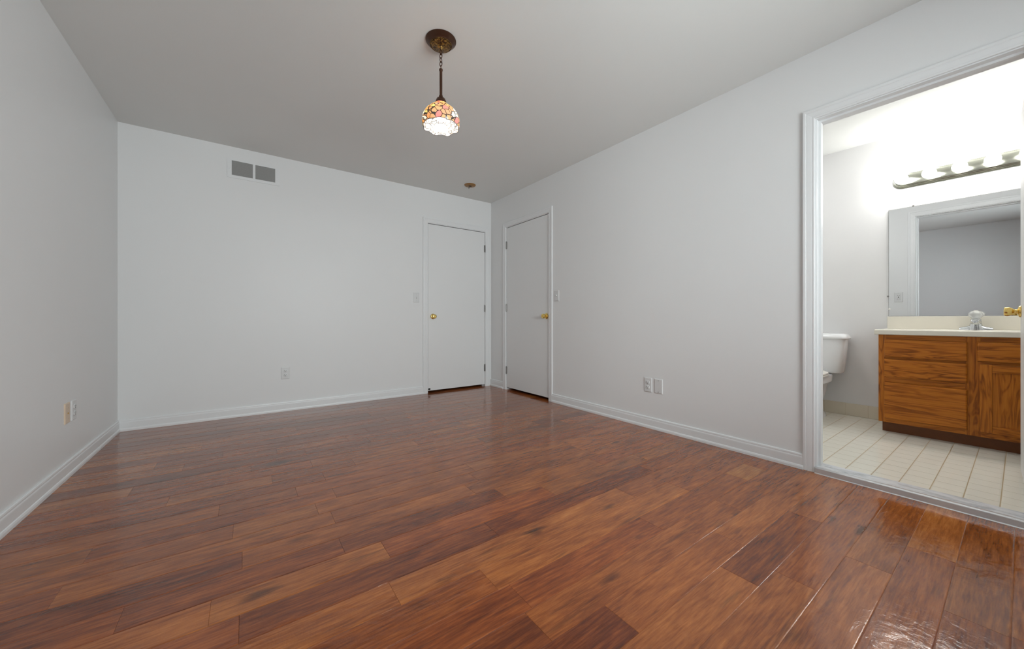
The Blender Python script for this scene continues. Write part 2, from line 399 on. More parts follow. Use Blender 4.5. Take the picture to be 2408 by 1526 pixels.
# ------------------------------------------------------------------ plank floor
random.seed(11)
seams = []
y = -5.266
k = -14
def seam_y(k): return -2.307 - (10 - k) * 0.1233 if k <= 10 else -2.307 + (k - 10) * 0.1262
J = {}   # row -> list of (x of joint)
known = [(-3.976, -.582), (-3.856, -.858), (-3.74, -1.167), (-3.612, -1.298), (-3.60, -.644), (-3.49, -1.775), (-3.50, -1.094), (-3.375, -1.992),
 (-3.347, -.812), (-3.214, -.437), (-3.214, -.20), (-3.105, -.819), (-3.10, -2.004), (-2.997, -2.284), (-2.99, -1.102), (-2.87, -1.833), (-2.86, -.748), (-2.747, -2.237),
 (-2.746, -2.761), (-2.622, -2.368), (-2.619, -2.975), (-2.503, -2.683), (-2.36, -3.164), (-2.24, -2.715), (-2.235, -2.403), (-2.116, -3.151), (-2.098, -.354),
 (-1.997, -2.772), (-1.99, -2.46), (-1.967, -1.321), (-1.869, -2.314), (-1.845, -.444), (-1.743, -2.553), (-1.742, -2.129), (-1.741, -2.978), (-1.72, -1.455),
 (-1.615, -2.344), (-1.603, -1.682), (-1.497, -2.645), (-1.486, -1.482), (-1.476, -3.15), (-1.366, -2.348), (-1.36, -1.937), (-1.244, -2.502), (-1.242, -2.972),
 (-1.223, -2.06), (-1.107, -2.791), (-1.106, -3.112), (-.978, -2.408), (-.854, -1.666), (-.848, -2.917), (-.846, -2.159), (-.733, -2.339), (-.596, -2.573),
 (-.578, -3.106), (-.467, -2.315), (-.445, -2.036), (-.345, -2.863), (-.308, -1.678), (-.202, -2.296)]
def row_of(y):
    for k in range(-16, 40):
        if seam_y(k) <= y < seam_y(k + 1): return k
for yy, xx in known: J.setdefault(row_of(yy), []).append(xx)
# tones read off the photograph: (y, x inside the plank) -> tone 0 dark .. 1 light, hue 0 red .. 1 yellow
tones = {(-3.976, -.45): (.72, .7), (-3.976, -.9): (.50, .3), (-3.856, -.6): (.42, .6), (-3.856, -1.2): (.55, .4), (-3.74, -.9): (.28, .3), (-3.74, -1.4): (.58, .5), (-3.74, -.3): (.5, .3),
 (-3.612, -.95): (.20, .3), (-3.612, -1.5): (.60, .5), (-3.60, -.4): (.50, .5), (-3.49, -1.4): (.52, .4), (-3.49, -2.0): (.10, .1), (-3.49, -.8): (.60, .5), (-3.375, -1.5): (.52, .4), (-3.375, -2.2): (.12, .2),
 (-3.347, -.5): (.38, .4), (-3.214, -.3): (.80, .9), (-3.214, -.8): (.42, .3), (-3.105, -1.2): (.60, .5), (-3.105, -.5): (.42, .3), (-3.105, -2.4): (.40, .3), (-2.997, -1.7): (.58, .6), (-2.997, -2.7): (.62, .5), (-2.997, -.8): (.38, .4),
 (-2.87, -1.3): (.02, .1), (-2.87, -2.2): (.12, .2), (-2.86, -.4): (.28, .2), (-2.747, -1.6): (.35, 0.), (-2.747, -2.5): (.62, .6), (-2.746, -3.1): (.55, .4), (-2.622, -1.9): (.08, .2), (-2.622, -2.7): (.22, .1), (-2.619, -3.2): (.35, .1),
 (-2.503, -2.2): (.42, .5), (-2.503, -3.0): (.10, .1), (-2.36, -2.9): (.45, .5), (-2.36, -3.3): (.30, .1), (-2.24, -2.9): (.42, .4), (-2.24, -2.5): (.38, .7), (-2.235, -2.1): (.45, .5),
 (-.848, -3.1): (.62, .7), (-.848, -2.6): (.38, .3), (-.733, -2.6): (.45, .4), (-.467, -2.6): (.10, .2), (-.978, -2.7): (.18, .2), (-1.366, -2.6): (.12, .3), (-1.107, -2.95): (.15, .3), (-1.36, -2.1): (.15, .3), (-.345, -2.6): (.45, .5)}
tone_rows = {}
for (yy, xx), tv in tones.items(): tone_rows.setdefault(row_of(yy), []).append((xx, tv))
bm = B(); lay = bm.loops.layers.float_color.new('plank')
def plank(x0, x1, y0, y1, colr):
    x0 += 0.0001; x1 -= 0.0001; y0 += 0.0001; y1 -= 0.0001
    def rg(i, z):
        e = i * 0.35
        return [bm.verts.new(p) for p in ((x0 + e, y0 + i, z), (x1 - e, y0 + i, z), (x1 - e, y1 - i, z), (x0 + e, y1 - i, z))]
    L_ = [rg(0, -0.012), rg(0, -0.0009), rg(0.0006, -0.0006), rg(0.0015, -0.0003), rg(0.0026, -0.0001), rg(0.0038, 0)]
    fs = [bm.faces.new(L_[-1])]
    for u, v in zip(L_[:-1], L_[1:]):
        for a in range(4):
            n_ = (a + 1) % 4; fs.append(bm.faces.new((u[a], u[n_], v[n_], v[a])))
    for f in fs:
        for l in f.loops: l[lay] = colr
kmax = 26
for k in range(-14, kmax + 8):
    y0, y1 = seam_y(k), seam_y(k + 1)
    if y1 < REAR: continue
    if y0 > 0.75: break
    xl, xr = -CW, 0.0
    if -1.6 < y0 and y1 < 0.10: xr = 0.75          # runs on under the closet door
    if y0 >= 0.0: xl, xr = -1.3, 0.115
    if y0 < WT and y0 > -.13 and y1 > 0: xl, xr = -CW, 0.0
    js = sorted(J.get(k, []))
    jj = [xl] + js + [xr]
    out = [xl]
    for a, b_ in zip(jj[:-1], jj[1:]):
        span = b_ - a
        if span > 1.35:
            n = max(1, round(span / 0.85))
            for q in range(1, n):
                out.append(a + span * q / n + random.uniform(-.14, .14))
        out.append(b_)
    for a, b_ in zip(out[:-1], out[1:]):
        tv = (min(1, max(0, random.gauss(0.36, 0.11))), random.random() * 0.8)
        for xx, t_ in tone_rows.get(k, []):
            if a < xx < b_: tv = t_
        plank(a, b_, y0, y1, (tv[0], random.random(), tv[1], 1))
box(bm, (-CW - WT, REAR, -0.06), (0.0, 0.0, -0.012)); box(bm, (-1.3, 0.0, -0.06), (0.115, 0.78, -0.012)); box(bm, (0.0, -1.6, -0.06), (0.78, 0.06, -0.012))
struct('floor', bm, M['planks'])

# ------------------------------------------------------------------ baseboards (extruded profile with shoe)
BP = [(0, 0.090), (0.0050, 0.090), (0.0090, 0.087), (0.0103, 0.081), (0.0098, 0.075), (0.0118, 0.069), (0.0122, 0.064), (0.0122, 0.024), (0.0155, 0.021), (0.0180, 0.013), (0.0180, 0.0), (0, 0.0)]
def baseboard(bm, p0, p1, nrm, m0=0, m1=0):
    p0 = Vector(p0 + (0,)); p1 = Vector(p1 + (0,)); nrm = Vector(nrm + (0,)); d = (p1 - p0).normalized()
    r0 = [p0 + nrm * t + Vector((0, 0, z)) + d * t * m0 for t, z in BP]
    r1 = [p1 + nrm * t + Vector((0, 0, z)) - d * t * m1 for t, z in BP]
    loft(bm, [r0, r1])
CAS = 0.058
bm = B(); baseboard(bm, (-CW, 0), (DX0 - CAS + 0.004, 0), (0, -1), 1, 0); struct('baseboard_back', bm, M['trim'])
bm = B()
baseboard(bm, (0, 0), (0, EY0 + CAS - 0.004), (-1, 0), 0, 0)
baseboard(bm, (0, EY1 - CAS + 0.004), (0, BY0 + CAS - 0.004), (-1, 0))
baseboard(bm, (0, BY1 - CAS), (0, REAR), (-1, 0), 0, 1)
struct('baseboard_right', bm, M['trim'])
bm = B(); baseboard(bm, (-CW, REAR), (-CW, 0), (1, 0), 1, 1); struct('baseboard_left', bm, M['trim'])
bm = B(); baseboard(bm, (0, REAR), (-CW, REAR), (0, 1), 1, 1); struct('baseboard_rear', bm, M['trim'])
bm = B()
box(bm, (D - 0.008, -3.518, BZ), (D, BL, 0.122), 0.002)
box(bm, (WT, BY0 + CAS, BZ), (WT + 0.008, BL, 0.122), 0.002)
struct('baseboard_bathroom', bm, M['basetile'])

# ------------------------------------------------------------------ door casings and jambs
CP = [(0.0, 0.0), (0.0, 0.007), (0.002, 0.009), (0.009, 0.0095), (0.0115, 0.0085), (0.014, 0.0092), (0.036, 0.0112), (0.039, 0.0105), (0.042, 0.0125), (0.053, 0.0130), (0.058, 0.011), (0.058, 0.0)]
def casing(bm, P, u0, u1, top, hinge_clip=None):
    """P(u, z, t) gives world point; casing around opening u0..u1 (u0<u1) up to top"""
    s0 = [P(u0 - u, 0, t) for u, t in CP]; s1 = [P(u0 - u, top + u, t) for u, t in CP]
    s2 = [P(u1 + u, top + u, t) for u, t in CP]; s3 = [P(u1 + u, 0, t) for u, t in CP]
    loft(bm, [s0, s1, s2, s3])
def frame(name, P, Pb, u0, u1, top, stop_at=0.045, back=True, zb=0.0):
    bm = B(); rv = 0.005
    casing(bm, lambda u, z, t: Vector(P(u, z, t)), u0 - 0.0 + 0.0, u1, top)
    if back: casing(bm, lambda u, z, t: Vector(Pb(u, z, t)), u0, u1, top)
    jt = 0.006
    def bx(ua, ub, za, zb_, ta, tb):
        a = Vector(P(ua, za, ta)); b_ = Vector(P(ub, zb_, tb))
        box(bm, (min(a.x, b_.x), min(a.y, b_.y), za), (max(a.x, b_.x), max(a.y, b_.y), zb_))
    bx(u0, u0 + jt, 0, top, 0.0, -WT); bx(u1 - jt, u1, 0, top, 0, -WT); bx(u0 + jt, u1 - jt, top - jt, top, 0, -WT)
    # stops
    s = 0.011
    bx(u0 + jt, u0 + jt + s, 0, top - jt, -stop_at, -stop_at - 0.033); bx(u1 - jt - s, u1 - jt, 0, top - jt, -stop_at, -stop_at - 0.033)
    bx(u0 + jt + s, u1 - jt - s, top - jt - s, top - jt, -stop_at, -stop_at - 0.033)
    return struct(name, bm, M['trim'])
frame('trim_1', lambda u, z, t: (u, -t, z), lambda u, z, t: (u, WT + t, z), DX0, DX1, DH)
# right wall: u runs toward -y
frame('trim_2', lambda u, z, t: (-t, -u, z), lambda u, z, t: (WT + t, -u, z), -EY0, -EY1, DH)
frame('trim_3', lambda u, z, t: (-t, -u, z), lambda u, z, t: (WT + t, -u, z), -BY0, -BY1, DH, stop_at=0.035)

# ------------------------------------------------------------------ doors, knobs, hinges
def knob_mesh(parent, loc, out):
    """round door knob; out: direction (unit, axis aligned in the parent's frame: -Y or +Y)"""
    s = out
    bm = B(); lathe(bm, [(0.0, 0), (0.031, 0), (0.0325, s * 0.003), (0.031, s * 0.007), (0.024, s * 0.011), (0.016, s * 0.013), (0.0, s * 0.013)], axis='Y', cap=False)
    rose = mesh_obj('knob_rosette', bm, M['brass'], parent, loc, True)
    bm = B(); lathe(bm, [(0.0, s * 0.010), (0.0145, s * 0.010), (0.0125, s * 0.018), (0.0130, s * 0.023), (0.019, s * 0.030), (0.0250, s * 0.040), (0.0260, s * 0.049), (0.024, s * 0.056), (0.0185, s * 0.059), (0.012, s * 0.0585), (0.011, s * 0.056), (0.0, s * 0.056)], axis='Y', cap=False)
    k = mesh_obj('door_knob', bm, M['brass'], parent, loc, True)
    bm = B(); box(bm, (-0.0012, s * 0.0555, -0.004), (0.0012, s * 0.0568, 0.004)); mesh_obj('keyway', bm, M['dark'], k)
def hinge_mesh(parent, loc, name='hinge', z=1):
    bm = B()
    for q in range(3):
        lathe(bm, [(0.0, -0.045 + q * 0.0302), (0.0062, -0.045 + q * 0.0302), (0.0062, -0.0158 + q * 0.0302), (0.0, -0.0158 + q * 0.0302)], n=14, cap=False)
    lathe(bm, [(0.0, 0.045), (0.0045, 0.045), (0.003, 0.050), (0, 0.051)], n=12, cap=False)
    lathe(bm, [(0.0, -0.051), (0.003, -0.050), (0.0045, -0.045), (0, -0.045)], n=12, cap=False)
    box(bm, (-0.014, 0.002, -0.044), (0.014, 0.0035, 0.044))
    return mesh_obj(name, bm, M['hinge'], parent, loc, True)
# door slab in local frame: hinge edge at x=0, width toward +x*dirn, face at y=0 (viewer side -y), thickness +y
def door(name, loc, rz, width, dirn, label, knob_u, knobs=(-1,), hz=(0.245, 1.03, 1.82), hinge=True, z0=0.026, z1=2.033, hinge_y=-0.004):
    r = empty(name, loc, label, 'door', rz, kind='structure')
    bm = B(); box(bm, (0 if dirn > 0 else -width, 0, z0), (width if dirn > 0 else 0, 0.035, z1), 0.0015, 1)
    mesh_obj('door_slab', bm, M['door'], r)
    for s in knobs: knob_mesh(r, (dirn * knob_u, 0 if s < 0 else 0.035, 0.928 if name == 'door_3' else 0.920), s)
    if hinge:
        for z in hz: hinge_mesh(r, (-dirn * 0.0025, hinge_y, z))
    return r
d1 = door('door_1', (DX1 - 0.009, 0.004, 0), 0, 0.796, -1, 'flat white door in the far wall left of the room corner, brass knob on its left', 0.733)
bm = B(); lathe(bm, [(0, 0), (0.008, 0), (0.011, -0.006), (0.009, -0.016), (0.0, -0.018)], axis='Y', n=16, cap=False)
box(bm, (-0.012, -0.004, -0.007), (0.016, 0, 0.006), 0.001, 1)
mesh_obj('door_bumper', bm, M['dark'], d1, (-0.782, 0, 0.048), True)
door('door_2', (0.004, EY0 - 0.009, 0), R(-90), 0.796, 1, 'flat white door in the right wall beside the room corner, brass knob on its right', 0.760, z0=0.030)
# bathroom door, standing open into the bathroom
door('door_3', (WT + 0.016, BY1 + 0.008, 0), R(2.1), 0.752, 1, 'white bathroom door standing open at the right edge, seen edge on, brass knob', 0.690, knobs=(1, -1), hz=(0.245, 1.03, 1.82), z0=0.035, hinge=True, hinge_y=0.036)

# ------------------------------------------------------------------ wall plates (local: x right, z up, -y out of the wall)
def plate(name, loc, rz, label, cat, kind, mat=None, group=None):
    mat = mat or M['plate']
    r = empty(name, loc, label, cat, rz, group)
    bm = B(); W2, H2 = 0.035, 0.0575
    loft(bm, [[Vector((x * (W2 - i), -t, z * (H2 - i))) for x, z in ((-1, -1), (1, -1), (1, 1), (-1, 1))] for i, t in ((0, 0), (0, 0.003), (0.003, 0.0055), (0.006, 0.006))])
    mesh_obj('cover_plate', bm, mat, r)
    def screw(z):
        bm = B(); lathe(bm, [(0, -0.0055), (0.0032, -0.0055), (0.0030, -0.0072), (0, -0.0075)], axis='Y', n=14, cap=False)
        s = mesh_obj('screw', bm, M['hinge'] if kind == 'blank' else mat, r, (0, 0, z), True)
        bm = B(); box(bm, (-0.0025, -0.0078, -0.0004), (0.0025, -0.0073, 0.0004)); mesh_obj('slot', bm, M['dark'], s)
    if kind == 'duplex':
        for z in (0.0195, -0.0195):
            bm = B()
            ring = [Vector((0.0165 * math.copysign(min(1, abs(math.cos(a)) * 1.15), math.cos(a)), 0, 0.0143 * math.sin(a))) for a in [2 * math.pi * q / 24 for q in range(24)]]
            loft(bm, [[p + Vector((0, -0.0055, 0)) for p in ring], [p + Vector((0, -0.0085, 0)) for p in ring], [p * 0.93 + Vector((0, -0.009, 0)) for p in ring]])
            s = mesh_obj('receptacle', bm, mat, r, (0, 0, z), True)
            bm = B()
            box(bm, (-0.0078, -0.0094, -0.0005), (-0.0050, -0.0088, 0.0085)); box(bm, (0.0050, -0.0094, 0.0005), (0.0074, -0.0088, 0.0080))
            lathe(bm, [(0, -0.0088), (0.0029, -0.0088), (0.0029, -0.0094), (0, -0.0094)], (0, 0, -0.0065), 'Y', 12, False)
            mesh_obj('socket_slot', bm, M['dark'], s)
        screw(0.0)
    elif kind == 'switch':
        bm = B(); box(bm, (-0.0052, -0.0068, -0.012), (0.0052, -0.0055, 0.012), 0.0005, 1); c = mesh_obj('toggle_slot', bm, mat, r)
        bm = B(); loft(bm, [[Vector(p) for p in ((-0.0036, -0.0062, -0.006), (0.0036, -0.0062, -0.006), (0.0036, -0.0062, 0.006), (-0.0036, -0.0062, 0.006))],
                            [Vector(p) for p in ((-0.003, -0.019, 0.004), (0.003, -0.019, 0.004), (0.003, -0.0175, 0.0095), (-0.003, -0.0175, 0.0095))]])
        mesh_obj('toggle', bm, M['plate'], r); screw(0.030); screw(-0.030)
        bm = B(); box(bm, (-0.0042, -0.0071, -0.0105), (0.0042, -0.0067, -0.0062)); mesh_obj('toggle_gap', bm, M['dark'], r)
    elif kind == 'blank':
        screw(0.045); screw(-0.045)
    elif kind == 'jack':
        bm = B(); lathe(bm, [(0, -0.006), (0.0050, -0.006), (0.0050, -0.0085), (0.003, -0.0085), (0.003, -0.007), (0, -0.007)], axis='Y', n=6, cap=False)
        mesh_obj('cable_jack', bm, M['brass'], r); screw(0.030); screw(-0.030)
    elif kind == 'gfci':
        bm = B(); box(bm, (-0.0165, -0.009, -0.033), (0.0165, -0.0055, 0.033), 0.001, 1); f = mesh_obj('receptacle', bm, mat, r)
        bm = B()
        for z in (0.020, -0.020):
            box(bm, (-0.0078, -0.0095, z - 0.004), (-0.0055, -0.0088, z + 0.004)); box(bm, (0.0055, -0.0095, z - 0.004), (0.0078, -0.0088, z + 0.004))
        box(bm, (-0.004, -0.0100, -0.006), (0.004, -0.0088, -0.001)); box(bm, (-0.004, -0.0100, 0.001), (0.004, -0.0088, 0.006))
        mesh_obj('socket_slot', bm, M['dark'], f); screw(0.045); screw(-0.045)
    return r
plate('wall_outlet', (-2.357, 0, 0.366), 0, 'white duplex power outlet low on the far wall below the vent', 'outlet', 'duplex', None, 'power outlets on the walls')
plate('wall_outlet', (0, -2.380, 0.350), R(-90), 'white duplex power outlet low on the right wall, beside the blank plate', 'outlet', 'duplex', None, 'power outlets on the walls')
plate('blank_plate', (0, -2.4745, 0.350), R(-90), 'blank white cover plate beside the outlet low on the right wall', 'wall plate', 'blank')
plate('light_switch', (-1.0415, 0, 1.141), 0, 'white toggle light switch on the far wall, left of the door', 'light switch', 'switch', None, 'light switches beside the doors')
plate('light_switch', (0, -1.288, 1.135), R(-90), 'white toggle light switch on the right wall, just right of the shut door', 'light switch', 'switch', None, 'light switches beside the doors')
plate('wall_outlet', (-CW, -0.929, 0.357), R(90), 'white duplex power outlet on the left wall, beside the beige plate', 'outlet', 'duplex', None, 'power outlets on the walls')
plate('cable_plate', (-CW, -1.030, 0.357), R(90), 'beige cable jack plate low on the left wall, beside the white outlet', 'wall plate', 'jack', M['beige_plate'])
plate('wall_outlet', (WT, -3.340, 1.140), R(90), 'white outlet on the bathroom side of the doorway wall, seen reflected in the mirror', 'outlet', 'gfci', None, 'power outlets on the walls')

# ------------------------------------------------------------------ return air vent
r = empty('air_vent', (-2.6045, 0, 2.2415), 'white two panel air return grille high on the far wall', 'vent')
bm = B(); x0, x1, z0, z1 = -0.1985, 0.1985, -0.0815, 0.0815
def ringbox(bm, xa, xb, za, zb, t0, t1):
    box(bm, (xa, -t1, za), (xb, -t0, zb))
fw = 0.033
gx = [(-0.1655, -0.0095), (0.0095, 0.1645)]; gz = (-0.055, 0.075 - 0.002)
gz = (-0.056, 0.0735)
for a, b_, c_, d_ in ((x0, x1, z0, gz[0]), (x0, x1, gz[1], z1), (x0, gx[0][0], gz[0], gz[1]), (gx[0][1], gx[1][0], gz[0], gz[1]), (gx[1][1], x1, gz[0], gz[1])):
    box(bm, (a, -0.006, c_), (b_, 0, d_))
mesh_obj('vent_frame', bm, M['trim'], r)
for a, b_ in gx:
    bm = B(); n = 20
    for q in range(n):
        z = gz[0] + (q + 0.5) * (gz[1] - gz[0]) / n
        loft(bm, [[Vector((xx, -0.0055, z + 0.0006)), Vector((xx, -0.0045, z + 0.0014)), Vector((xx, -0.0005, z - 0.0030)), Vector((xx, -0.0012, z - 0.0036))] for xx in (a, b_)])
    for q in range(1, 6):
        xx = a + (b_ - a) * q / 6; box(bm, (xx - 0.0006, -0.0018, gz[0]), (xx + 0.0006, -0.0006, gz[1]))
    lv = mesh_obj('louvers', bm, M['grille'], r)
    bm = B(); box(bm, (a, -0.0006, gz[0]), (b_, 0.0, gz[1])); mesh_obj('duct_opening', bm, M['dark'], r)
for sx_ in (-0.182, 0.182):
    bm = B(); lathe(bm, [(0, -0.006), (0.004, -0.006), (0.003, -0.008), (0, -0.0085)], axis='Y', n=12, cap=False)
    mesh_obj('screw', bm, M['trim'], r, (sx_, 0, 0.0), True)

# ------------------------------------------------------------------ pendant lamp
px_, py_ = -1.789, -2.273
r = empty('pendant_lamp', (px_, py_, CH), 'bronze ceiling pendant with a small scalloped amber stained glass shade, lit', 'pendant lamp')
def zz(z): return z - CH
bm = B(); lathe(bm, [(0.0, 0), (0.081, 0), (0.084, -0.002), (0.084, -0.004), (0.081, -0.007), (0.072, -0.015), (0.063, -0.023), (0.0625, -0.026), (0.060, -0.028), (0.0, -0.027)], n=48, cap=False)
can = mesh_obj('canopy', bm, M['bronze'], r, None, True)
bm = B(); lathe(bm, [(0.0, -0.0265), (0.054, -0.0275), (0.055, -0.030), (0.046, -0.035), (0.030, -0.038), (0.016, -0.040), (0.013, -0.046), (0.008, -0.050), (0.006, -0.056), (0, -0.057)], n=40, cap=False)
mesh_obj('canopy_relief', bm, M['relief'], can, None, True)
bm = B()
for q in range(72):
    a = 2 * math.pi * q / 72; bmesh.ops.create_uvsphere(bm, u_segments=6, v_segments=4, radius=0.0022, matrix=Matrix.Translation((0.0585 * math.cos(a), 0.0585 * math.sin(a), -0.0285)))
mesh_obj('canopy_beading', bm, M['relief'], can, None, True)
def link(zc, hh, hw, ang, rr=0.0016):
    bm = B(); pts = []; n = 20
    for q in range(n):
        a = 2 * math.pi * q / n; pts.append(Vector((hw * math.cos(a), 0, zc + (hh) * math.sin(a))))
    rings = []
    for q in range(n):
        d = (pts[(q + 1) % n] - pts[q - 1]).normalized(); s = Vector((0, 1, 0)); t = d.cross(s)
        rings.append([pts[q] + (s * math.cos(b_) + t * math.sin(b_)) * rr for b_ in [2 * math.pi * k / 8 for k in range(8)]])
    rings.append(rings[0]); vs = loft(bm, rings, False)
    bmesh.ops.remove_doubles(bm, verts=bm.verts[:], dist=1e-5)
    bmesh.ops.rotate(bm, verts=bm.verts[:], cent=(0, 0, 0), matrix=Matrix.Rotation(ang, 3, 'Z'))
    return bm
zl = -0.067
for q in range(4):
    mesh_obj('chain_link', link(zl - q * 0.0215, 0.0140, 0.0080, R(25 + 90 * (q % 2)), 0.0021), M['bronze'], r, None, True)
mesh_obj('cord_loop', link(zz(2.290), 0.0095, 0.0075, R(60), 0.0022), M['bronze'], r, None, True)
bm = B(); lathe(bm, [(0, zz(2.283)), (0.005, zz(2.283)), (0.0095, zz(2.279)), (0.0105, zz(2.272)), (0.0085, zz(2.268)), (0.0078, zz(2.262)), (0.0078, zz(2.135)), (0.011, zz(2.128)), (0.011, zz(2.122)), (0, zz(2.120))], n=24, cap=False)
mesh_obj('down_rod', bm, M['bronze'], r, None, True)
bm = B(); lathe(bm, [(0, zz(2.121)), (0.013, zz(2.120)), (0.023, zz(2.113)), (0.029, zz(2.100)), (0.032, zz(2.085)), (0.030, zz(2.084)), (0.022, zz(2.104)), (0, zz(2.108))], n=32, cap=False)
mesh_obj('fitter_cap', bm, M['bronze'], r, None, True)
bm = B(); prof = [(0.026, 2.092), (0.031, 2.086), (0.039, 2.078), (0.051, 2.069), (0.067, 2.057), (0.083, 2.042), (0.0965, 2.022), (0.104, 1.996), (0.1035, 1.974), (0.097, 1.957)]
rings = []
n = 96
for q, (rr, z) in enumerate(prof):
    f = max(0, (q - 4) / (len(prof) - 5)); ring = []
    for k_ in range(n):
        a = 2 * math.pi * k_ / n; lob = math.cos(8 * a + 0.6)
        ra = rr * (1 + 0.022 * f * lob + 0.012 * f * math.cos(3 * a)); ring.append(Vector((ra * math.cos(a), ra * math.sin(a), zz(z) - 0.0035 * f * lob)))
    rings.append(ring)
loft(bm, rings, False)
mesh_obj('glass_shade', bm, M['stained'], r, None, True)
bm = B()
rim = rings[-1]
rg = []
for k_ in range(n + 1):
    p = rim[k_ % n]; rad = Vector((p.x, p.y, 0)).normalized()
    rg.append([p + rad * 0.0018 * math.cos(b_) + Vector((0, 0, 0.0018 * math.sin(b_))) for b_ in [2 * math.pi * i / 6 for i in range(6)]])
loft(bm, rg, False); mesh_obj('shade_rim', bm, M['wire'], r, None, True)
bm = B(); lathe(bm, [(0, zz(2.085)), (0.013, zz(2.082)), (0.014, zz(2.065)), (0.024, zz(2.045)), (0.030, zz(2.022)), (0.027, zz(2.002)), (0.015, zz(1.992)), (0, zz(1.990))], n=24, cap=False)
mesh_obj('light_bulb', bm, M['pbulb'], r, None, True)
bm = B(); lathe(bm, [(0, zz(2.112)), (0.016, zz(2.110)), (0.0165, zz(2.084)), (0, zz(2.084))], n=20, cap=False); mesh_obj('lamp_socket', bm, M['bronze'], r, None, True)

# ------------------------------------------------------------------ smoke alarm mounting plate
r = empty('smoke_alarm_base', (-0.562, -0.427, CH), 'round brown mounting plate with a dangling wire on the ceiling near the far corner', 'smoke alarm base')
bm = B(); lathe(bm, [(0.012, 0), (0.066, 0), (0.066, -0.003), (0.062, -0.008), (0.056, -0.010), (0.040, -0.008), (0.034, -0.011), (0.026, -0.014), (0.013, -0.014), (0.012, -0.004)], n=40, cap=False)
mesh_obj('mounting_plate', bm, M['plug'], r, None, True)
bm = B(); lathe(bm, [(0, -0.002), (0.012, -0.002), (0.012, -0.0145), (0.0, -0.0145)], n=20, cap=False); box(bm, (-0.018, -0.007, -0.0155), (0.018, 0.007, -0.013)); mesh_obj('wire_hole', bm, M['dark'], r)
bm = B(); tube(bm, [(-0.008, -0.012, -0.012), (-0.018, -0.018, -0.030), (-0.026, -0.022, -0.042)], 0.0022, 8); wr = mesh_obj('loose_wire', bm, M['wire'], r, None, True)
bm = B(); tube(bm, [(-0.026, -0.022, -0.040), (-0.028, -0.023, -0.052)], 0.0045, 10); mesh_obj('wire_connector', bm, M['wire'], wr, None, True)

# ------------------------------------------------------------------ threshold
bm = B()
pf = [(0.002, 0), (0.002, 0.030), (0.006, 0.0335), (0.098, 0.0335), (0.112, 0.022), (0.114, 0.0)]
loft(bm, [[Vector((x, yy, z)) for x, z in pf] for yy in (BY0 - 0.006, BY1 + 0.006)])
o = mesh_obj('marble_threshold', bm, M['marble']); o['kind'] = 'structure'; o['label'] = 'white marble threshold across the bathroom doorway'; o['category'] = 'threshold'
bm = B()
pf = [(0.002, 0.0), (0.002, 0.0345), (-0.006, 0.0345), (-0.010, 0.0315), (-0.013, 0.0315), (-0.017, 0.0285), (-0.020, 0.004), (-0.024, 0.0)]
loft(bm, [[Vector((x, yy, z)) for x, z in pf] for yy in (BY0 - 0.002, BY1 + 0.002)])
o = mesh_obj('metal_edge_strip', bm, M['alu']); o['label'] = 'long silver metal edging strip between the wood floor and the marble threshold'; o['category'] = 'edge strip'

# ------------------------------------------------------------------ vanity cabinet
VY0, VY1 = -3.518, -4.440; VF = 1.33
r = empty('vanity_cabinet', (D, (VY0 + VY1) / 2, BZ), 'honey oak bathroom vanity cabinet with three drawers and a panel door', 'cabinet')
def W(bm):  # shift world coordinates into the cabinet frame
    bmesh.ops.translate(bm, verts=bm.verts[:], vec=(-D, -(VY0 + VY1) / 2, -BZ)); return bm
bm = B()
box(bm, (VF + 0.019, VY0, 0.098), (D, VY0 - 0.016, 0.766)); box(bm, (VF + 0.019, VY1, 0.098), (D, VY1 + 0.016, 0.766))
box(bm, (VF + 0.03, VY0 - 0.016, 0.098), (D, VY1 + 0.016, 0.114))
mesh_obj('carcass', W(bm), M['oak_v'], r)
bm = B(); box(bm, (VF + 0.065, VY0 - 0.012, BZ), (D, VY1 + 0.012, 0.098)); mesh_obj('toe_kick', W(bm), M['oak_dark'], r)
for ya, yb in ((VY0, VY0 - 0.042), (-3.945, -4.012), (VY1 + 0.042, VY1)):
    bm = B(); box(bm, (VF, yb, 0.094), (VF + 0.019, ya, 0.766)); mesh_obj('face_frame_stile', W(bm), M['oak_v'], r)
for za, zb, ya, yb in ((0.094, 0.140, VY0 - .042, VY1 + .042), (0.720, 0.766, VY0 - .042, VY1 + .042), (0.392, 0.452, VY0 - .042, -3.945), (0.575, 0.605, VY0 - .042, VY1 + .042)):
    bm = B(); box(bm, (VF + 0.0005, yb, za), (VF + 0.0185, ya, zb)); mesh_obj('face_frame_rail', W(bm), M['oak_h'], r)
def front(name, ya, yb, za, zb, mat='oak_h'):
    bm = B(); y0_, y1_ = min(ya, yb), max(ya, yb)
    R4 = lambda x, i: [Vector((x, y0_ + i, za + i)), Vector((x, y1_ - i, za + i)), Vector((x, y1_ - i, zb - i)), Vector((x, y0_ + i, zb - i))]
    loft(bm, [R4(VF, 0.006), R4(VF - 0.007, 0.0), R4(VF - 0.012, 0.0), R4(VF - 0.0175, 0.0035), R4(VF - 0.019, 0.008)])
    return mesh_obj(name, W(bm), M[mat], r)
front('drawer_front', -3.551, -3.955, 0.596, 0.729)
front('drawer_front', -3.551, -3.955, 0.446, 0.580)
front('drawer_front', -3.551, -3.955, 0.127, 0.402)
front('false_drawer_front', -3.997, -4.410, 0.602, 0.732)
